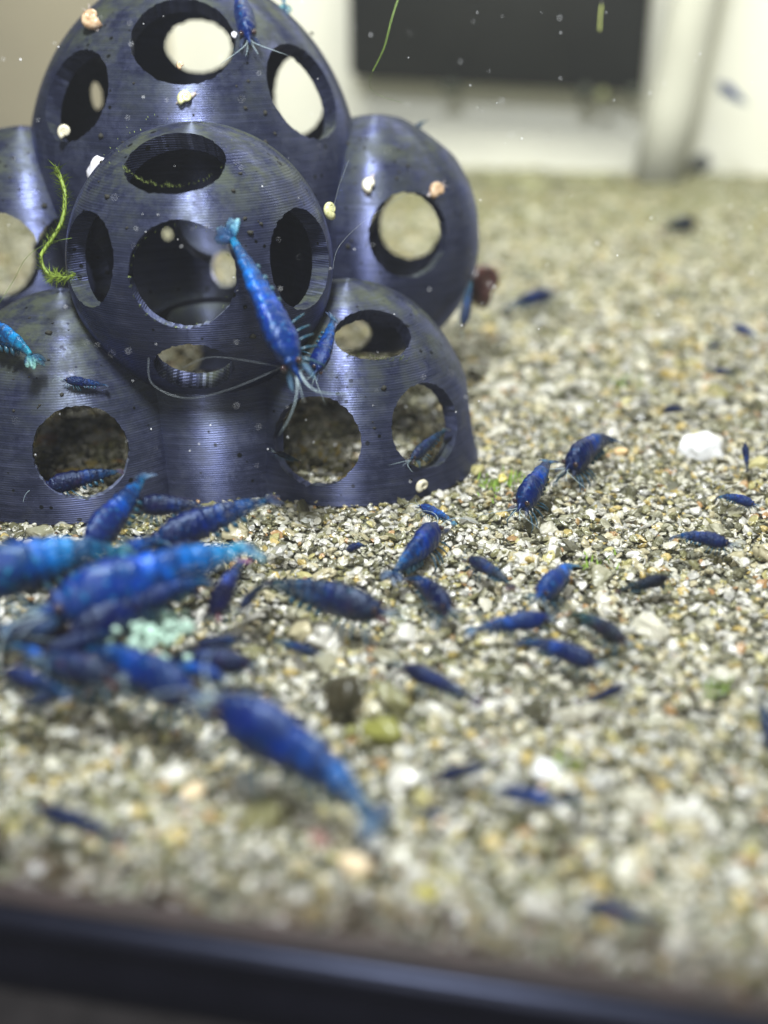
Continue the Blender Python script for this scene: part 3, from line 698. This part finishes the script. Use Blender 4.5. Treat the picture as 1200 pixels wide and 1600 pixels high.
# ------------------------------------------------------------------ snails
def shell_bm(turns=2.6, flat=0.35, n=12, m=44):
    bm = bmesh.new(); pts = []; rr = []
    for i in range(m + 1):
        q = i / m; th = q * turns * 2 * math.pi; g = math.exp((q - 1) * 2.3)
        pts.append(Vector((math.cos(th) * g * .62, math.sin(th) * g * .62, (1 - g) * flat))); rr.append(g * .42)
    add_tube(bm, pts, rr, n); bmesh.ops.recalc_face_normals(bm, faces=bm.faces); return bm
def shell_mat(name, c1, c2):
    m, nt, b, o = mat(name); tc = N(nt, 'ShaderNodeTexCoord'); f = noise_(nt, tc.outputs['Object'], 3, 5, .7)
    nt.links.new(ramp(nt, [(.35, c1), (.65, c2)], f).outputs[0], b.inputs['Base Color']); b.inputs['Roughness'].default_value = .22; b.inputs['Coat Weight'].default_value = .4
    return m
M_S = {'amber': shell_mat('amber_shell', (.36, .20, .10), (.62, .46, .30)), 'cream': shell_mat('cream_shell', (.50, .44, .30), (.72, .68, .55)),
       'white': shell_mat('white_shell', (.70, .68, .74), (.82, .80, .86)), 'yellow': shell_mat('yellow_shell', (.42, .42, .18), (.68, .66, .38)), 'red': shell_mat('red_brown_shell', (.035, .014, .013), (.08, .03, .025))}
M_FOOT = simple('snail_foot', (.45, .38, .36), .3, .2, 6)
def snail(pos, nrm, r, col, label, spin=0.0, foot=True, flat=.35):
    q = nrm.to_track_quat('Z', 'Y').to_matrix().to_4x4() @ Matrix.Rotation(spin, 4, 'Z')
    e = empty('snail'); e.matrix_world = Matrix.Translation(pos) @ q @ Matrix.Scale(r, 4)
    sh = bm_obj('shell', shell_bm(flat=flat), M_S[col], e); sh.location = (0, 0, .38)
    if foot:
        bm = bmesh.new(); add_tube(bm, [(-1.15, 0, .06), (-.7, 0, .10), (0, 0, .12), (.7, .1, .12), (1.15, .15, .14)], [.05, .24, .36, .26, .10], 10)
        for v in bm.verts: v.co.z *= .7
        f = bm_obj('foot', bm, M_FOOT, e)
        for sg in (-1, 1):
            bm = bmesh.new(); add_tube(bm, [(1.05, .15 + sg * .08, .12), (1.4, .15 + sg * .3, .3)], [.035, .012], 6); bm_obj('tentacle', bm, M_FOOT, e)
    tag(e, label, 'snail', 'small snails on and around the hide'); return e
def on(dome, px, py): p, n = hit(dome, px, py); return p, n
p, n = on('top', 150, 36); snail(p + n * .02, (n + Vector((0, -.7, .3))).normalized(), .20, 'amber', 'amber snail crawling up the upper left edge of the top dome', 2.2)
p, n = on('top', 108, 206); snail(p + n * .03, (n * .4 + Vector((0, -1, 0))).normalized(), .13, 'cream', 'cream coiled snail at the lower rim of the left hole of the top dome', .5, False)
p, n = on('top', 291, 155); snail(p, n, .13, 'yellow', 'yellowish snail under the highest hole of the hide', .4)
p, n = on('top', 366, 56); snail(p, n, .06, 'white', 'tiny pale snail by the right rim of the highest hole', 1, False)
p, n = on('top', 283, 103); snail(p, n, .07, 'amber', 'tiny amber snail on the lower rim of the highest hole', 1, False)
p, n = on('front', 499, 335); snail(p + Vector((.08, .3, 0)), Vector((.7, -.5, .3)).normalized(), .14, 'yellow', 'pale yellow snail peeking out beside the right rim of the front dome', 1, False)
p, n = on('right_mid', 679, 300); snail(p + n * .02, n, .16, 'amber', 'orange cream snail on the upper rim of the right hand dome hole', .3)
p, n = on('right_mid', 578, 290); snail(p, n, .14, 'cream', 'cream snail on the shiny upper left side of the right hand dome', 1.2)
p, n = on('right_low', 658, 757); snail(p, n, .12, 'cream', 'flat pale snail on the lower right corner of the hide near the gravel', .2, False, .1)
snail(at_depth(752, 440, 20.0), Vector((.3, -.9, .2)).normalized(), .48, 'red', 'blurred reddish brown snail behind the right edge of the hide', 1.0, False, .15)
# pale shell chip
p, n = on('front', 150, 262)
bm = bmesh.new(); lump(bm, (0, 0, 0), .17, 4.4, 3, .3, (.62, .35, 1.0)); o = bm_obj('shell_chip', bm, M_S['white'], loc=at_depth(152, 263, 14.3)); o.rotation_euler = (.2, .45, 0)
tag(o, 'white wedge shaped shell chip lodged left of the front dome', 'shell chip')

# ------------------------------------------------------------------ moss, threads, fluff
M_MOSS = simple('bright_moss', (.17, .24, .03), .6, .4, 10)
def curve_pts(pts, n):
    out = []
    for i in range(n):
        f = i / (n - 1) * (len(pts) - 1); k = min(int(f), len(pts) - 2); t = f - k
        p0, p1, p2, p3 = pts[max(k - 1, 0)], pts[k], pts[k + 1], pts[min(k + 2, len(pts) - 1)]
        out.append(0.5 * ((2 * p1) + (p2 - p0) * t + (2 * p0 - 5 * p1 + 4 * p2 - p3) * t * t + (3 * p1 - p0 - 3 * p2 + p3) * t ** 3))
    return out
mo = empty('moss_strand', at_depth(92, 330, 13.2))
path = curve_pts([at_depth(x, y, d) for x, y, d in ((88, 262, 13.3), (101, 300, 13.2), (97, 345, 13.2), (78, 378, 13.2), (64, 402, 13.2), (75, 428, 13.2), (98, 434, 13.1), (118, 428, 13.1))], 90)
bm = bmesh.new(); add_tube(bm, [q - mo.location for q in path], [.028 - .018 * abs(i / 89 - .3) for i in range(90)], 6); bm_obj('stem', bm, M_MOSS, mo)
bm = bmesh.new(); rnd = random.Random(9)
for i, q in enumerate(path):
    u_ = i / 89; dens = 7 if (u_ < .5 or u_ > .72) else 2
    for k in range(dens):
        t = (path[min(i + 1, 89)] - path[max(i - 1, 0)]).normalized()
        d = Vector((rnd.gauss(0, 1), rnd.gauss(0, 1), rnd.gauss(0, 1))); d = (d - t * d.dot(t)).normalized() + t * rnd.uniform(-.8, .2)
        ln = rnd.uniform(.06, .16); s = t.cross(d).normalized() * .006; b0 = q - mo.location
        vs = [bm.verts.new(b0 - s), bm.verts.new(b0 + s), bm.verts.new(b0 + d * ln * .6 + s * .8), bm.verts.new(b0 + d * ln), bm.verts.new(b0 + d * ln * .6 - s * .8)]
        bm.faces.new(vs)
lf = bm_obj('moss_leaf', bm, M_MOSS, mo, smooth=False); tag(lf, kind='stuff')
tag(mo, 'curved feathery bright green moss strand hanging between the left and front domes', 'moss')
def thread(pts, r, m, label, name='thread', cat='thread'):
    r *= .3; c = curve_pts([at_depth(*p) for p in pts], 40); bm = bmesh.new(); add_tube(bm, [q - c[0] for q in c], [r] * 40, 6)
    o = bm_obj(name, bm, m, loc=c[0]); tag(o, label, cat); return o
M_THR = simple('pale_film', (.16, .18, .20), .25, .2, 4)
M_GTHR = simple('green_filament', (.20, .30, .06), .5, .2, 4)
thread([(628, -20, 12.5), (612, 30, 12.5), (600, 75, 12.6), (582, 112, 12.8)], .018, M_GTHR, 'fine green algae filament hanging in front of the black box', 'algae_filament', 'filament')
thread([(582, 112, 12.8), (578, 135, 13.0), (595, 150, 13.4), (628, 160, 14)], .006, M_GTHR, 'hair thin green end of the filament above the right hand dome', 'algae_filament', 'filament')
thread([(940, 8, 11), (938, 26, 11), (937, 48, 11)], .022, simple('yellow_green_fleck', (.42, .46, .12), .5), 'short yellow green fleck floating in front of the black box', 'plant_fleck', 'fleck')
thread([(232, 560, 12.6), (238, 600, 12.6), (290, 622, 12.6), (360, 608, 12.5), (440, 574, 12.4)], .010, M_THR, 'curved pale thread under the lower hole of the front dome')
thread([(285, 575, 12.7), (330, 558, 12.7), (400, 566, 12.5), (458, 578, 12.4)], .007, M_THR, 'short pale thread crossing the lower hole of the front dome')
thread([(640, 300, 14.5), (570, 345, 14.2), (530, 385, 13.6), (520, 420, 13.4)], .006, M_THR, 'fine pale thread hanging from the right hand dome to the front dome')
thread([(112, 372, 13.2), (75, 380, 13.3), (42, 402, 13.5), (20, 440, 13.8), (-5, 480, 14)], .008, M_GTHR, 'thin green thread running left from the moss strand')
thread([(545, 250, 14.3), (530, 290, 14.2), (520, 330, 14.0)], .007, M_THR, 'short pale thread on the right flank of the top dome')
# algae fuzz on rims
bm = bmesh.new(); rnd = random.Random(3)
def fuzz(dome, px, py, count, ln, spread):
    for _ in range(count):
        p, n = hit(dome, px + rnd.uniform(-spread[0], spread[0]), py + rnd.uniform(-spread[1], spread[1]))
        d = (n + Vector((rnd.uniform(-.6, .6), rnd.uniform(-.5, .2), rnd.uniform(-.2, .9)))).normalized() * rnd.uniform(.4, 1) * ln
        s = Vector((rnd.uniform(-1, 1), 0, rnd.uniform(-1, 1))).normalized() * .006
        bm.faces.new([bm.verts.new(p - s), bm.verts.new(p + s), bm.verts.new(p + d * .6 + s * .6), bm.verts.new(p + d)])
for k in range(46):
    a = R(200 + 140 * k / 45); fuzz('front', 270 + 79 * math.cos(a), 247 - 44 * math.sin(a), int(rnd.choice((1, 2, 6, 10)) * (1.2 if k < 26 else .2)), rnd.uniform(.03, .09), (3, 2))
for k in range(40):
    a = R(-20 + 220 * k / 39); fuzz('front', 268 + 90 * math.cos(a), 240 - 56 * math.sin(a), rnd.choice((0, 1, 2)), .03, (16, 9))
for k in range(30):
    a = R(12 * k); fuzz('front', 283 + 80 * math.cos(a), 431 - 80 * math.sin(a), 3, .035, (2, 2))
for k in range(16): fuzz('right_low', 545 + 6 * k, 555 + rnd.uniform(0, 8), 4, .06, (4, 3))
o = None
bd = bmesh.new()
for dm, cx, cy, w_, h_, n_ in (('right_low', 600, 620, 70, 110, 46), ('front', 300, 330, 150, 90, 40), ('front', 400, 470, 60, 90, 20), ('top', 300, 140, 200, 90, 40), ('right_mid', 600, 300, 60, 90, 18), ('left_low', 60, 600, 90, 120, 30), ('left_mid', 40, 290, 50, 60, 14)):
    for _ in range(n_):
        p, n = hit(dm, cx + rnd.uniform(-w_, w_), cy + rnd.uniform(-h_, h_))
        if any((p - hit(q[0], q[1], q[2])[0]).length < q[3] + .16 for q in HOLES): continue
        lump(bd, p + n * .003, rnd.choice((.012, .016, .02, .03, .045)), rnd.random() * 50, 1, .5, (1, 1, .8))
tag(bm_obj('debris', bd, simple('dark_debris', (.018, .017, .012), .8, .4, 8)), kind='stuff')
o = bm_obj('rim_algae', bm, simple('fuzzy_green_algae', (.24, .30, .09), .7, .4, 8), smooth=False); tag(o, kind='stuff')
# the pale food the crowd gathers round
bm = bmesh.new(); c0 = at_depth(215, 985, 10.2); rnd = random.Random(12)
for k in range(110):
    dx = rnd.gauss(0, .24); dz = rnd.gauss(0, .10); lump(bm, Vector((dx, rnd.gauss(0, .16), dz)), rnd.uniform(.03, .07), k, 1, .3)
o = bm_obj('food_pellet', bm, simple('pale_mint_food', (.34, .48, .40), .7, .4, 7), loc=c0); tag(o, 'crumbly pale mint green food pellet in the middle of the crowd', 'food pellet')

# ------------------------------------------------------------------ single pebbles that stand out
PEB = [(1100, 700, .36, (.82, .82, .84), (1.15, 1, .8), 'large bright white pebble on the right of the gravel'),
       (535, 1087, .24, (.035, .03, .016), (1, .9, 1), 'dark olive brown round pebble below centre'),
       (598, 1142, .28, (.20, .20, .05), (1.3, .9, .7), 'yellow green mossy pebble right below the dark brown one'),
       (548, 1143, .14, (.20, .20, .06), (1.2, .9, .8), 'small yellow green pebble left of the mossy one'),
       (1112, 612, .25, (.62, .46, .30), (1.5, .8, .6), 'tan orange pebble above the large white one'),
       (970, 706, .16, (.66, .46, .24), (1.3, .9, .8), 'orange pebble beside the tail of the dark broad backed shrimp'),
       (785, 748, .14, (.60, .50, .16), (1.3, .9, .8), 'yellow pebble among green algae right of the hide'),
       (560, 1352, .20, (.70, .56, .38), (1.2, 1, .8), 'peach pebble on the lower gravel, below centre'),
       (305, 1235, .16, (.66, .52, .34), (1.2, 1, .8), 'peach pebble on the gravel left of the big front shrimp tail'),
       (500, 1312, .18, (.22, .13, .11), (1.6, .9, .7), 'flat reddish brown pebble below the big front shrimp'),
       (855, 1205, .20, (.74, .74, .76), (1.2, 1, .8), 'white pebble above the level blue shrimp on the lower gravel'),
       (1170, 520, .22, (.60, .52, .36), (1.3, .8, .6), 'beige pebble under the upper right blue shrimp'),
       (665, 1395, .18, (.34, .30, .06), (1.3, 1, .7), 'mustard yellow pebble near the front frame'),
       (450, 640, .0, (0, 0, 0), (1, 1, 1), '')]
for k, (px, py, r, col, sq, lab) in enumerate(PEB):
    if not lab: continue
    r *= (.78 if k in (0, 1) else .40 if k in (3, 9, 12) else .54)
    bm = bmesh.new(); lump(bm, (0, 0, 0), r, k + 2.2, 3, .28, sq)
    o = bm_obj('pebble', bm, simple('pebble_stone', col, .35, .18, 6, .01), loc=at_z(px, py, r * (.9 if k == 1 else .3))); o.rotation_euler = (0, 0, k * 1.3); tag(o, lab, 'pebble', 'pebbles that stand out in the gravel')
# green tufts between grains
bm = bmesh.new(); rnd = random.Random(8)
for px, py, n_ in ((770, 760, 40), (800, 755, 25), (1120, 1080, 30), (985, 600, 25), (930, 880, 14), (880, 1200, 14)):
    for _ in range(n_):
        p = at_z(px + rnd.gauss(0, 14), py + rnd.gauss(0, 7), .02); d = Vector((rnd.uniform(-.6, .6), rnd.uniform(-.6, .6), 1)).normalized() * rnd.uniform(.05, .14); s = Vector((.012, 0, 0))
        bm.faces.new([bm.verts.new(p - s), bm.verts.new(p + s), bm.verts.new(p + d * .6 + s), bm.verts.new(p + d)])
o = bm_obj('gravel_algae', bm, simple('bed_green', (.20, .32, .04), .7, .3, 6), smooth=False); tag(o, kind='stuff')
# specks drifting in the water
bm = bmesh.new(); rnd = random.Random(21)
for k in range(260):
    px, py = rnd.uniform(0, 1200), rnd.uniform(0, 1000) ** 1.0; d = rnd.uniform(10.5, 13.2)
    if py > 760: continue
    p = at_depth(px, py, d)
    if p.z < .3: continue
    lump(bm, p, rnd.uniform(.003, .010), k, 1, .3, (1, 1, rnd.uniform(.7, 1.6)))
o = bm_obj('drifting_specks', bm, simple('white_speck', (.8, .8, .84), .5)); tag(o, kind='stuff')

# ------------------------------------------------------------------ slightly cloudy water
m = bpy.data.materials.new('cloudy_water'); m.use_nodes = True; nt = m.node_tree; nt.nodes.clear()
o_ = nt.nodes.new('ShaderNodeOutputMaterial'); v_ = nt.nodes.new('ShaderNodeVolumePrincipled'); nt.links.new(v_.outputs[0], o_.inputs['Volume'])
v_.inputs['Color'].default_value = (.86, .89, .92, 1); v_.inputs['Density'].default_value = 0.0011
bm = bmesh.new(); add_box(bm, (-62, -32, -4.2), (72, 62, 34)); hz = bm_obj('haze', bm, m, smooth=False); tag(hz, kind='stuff')
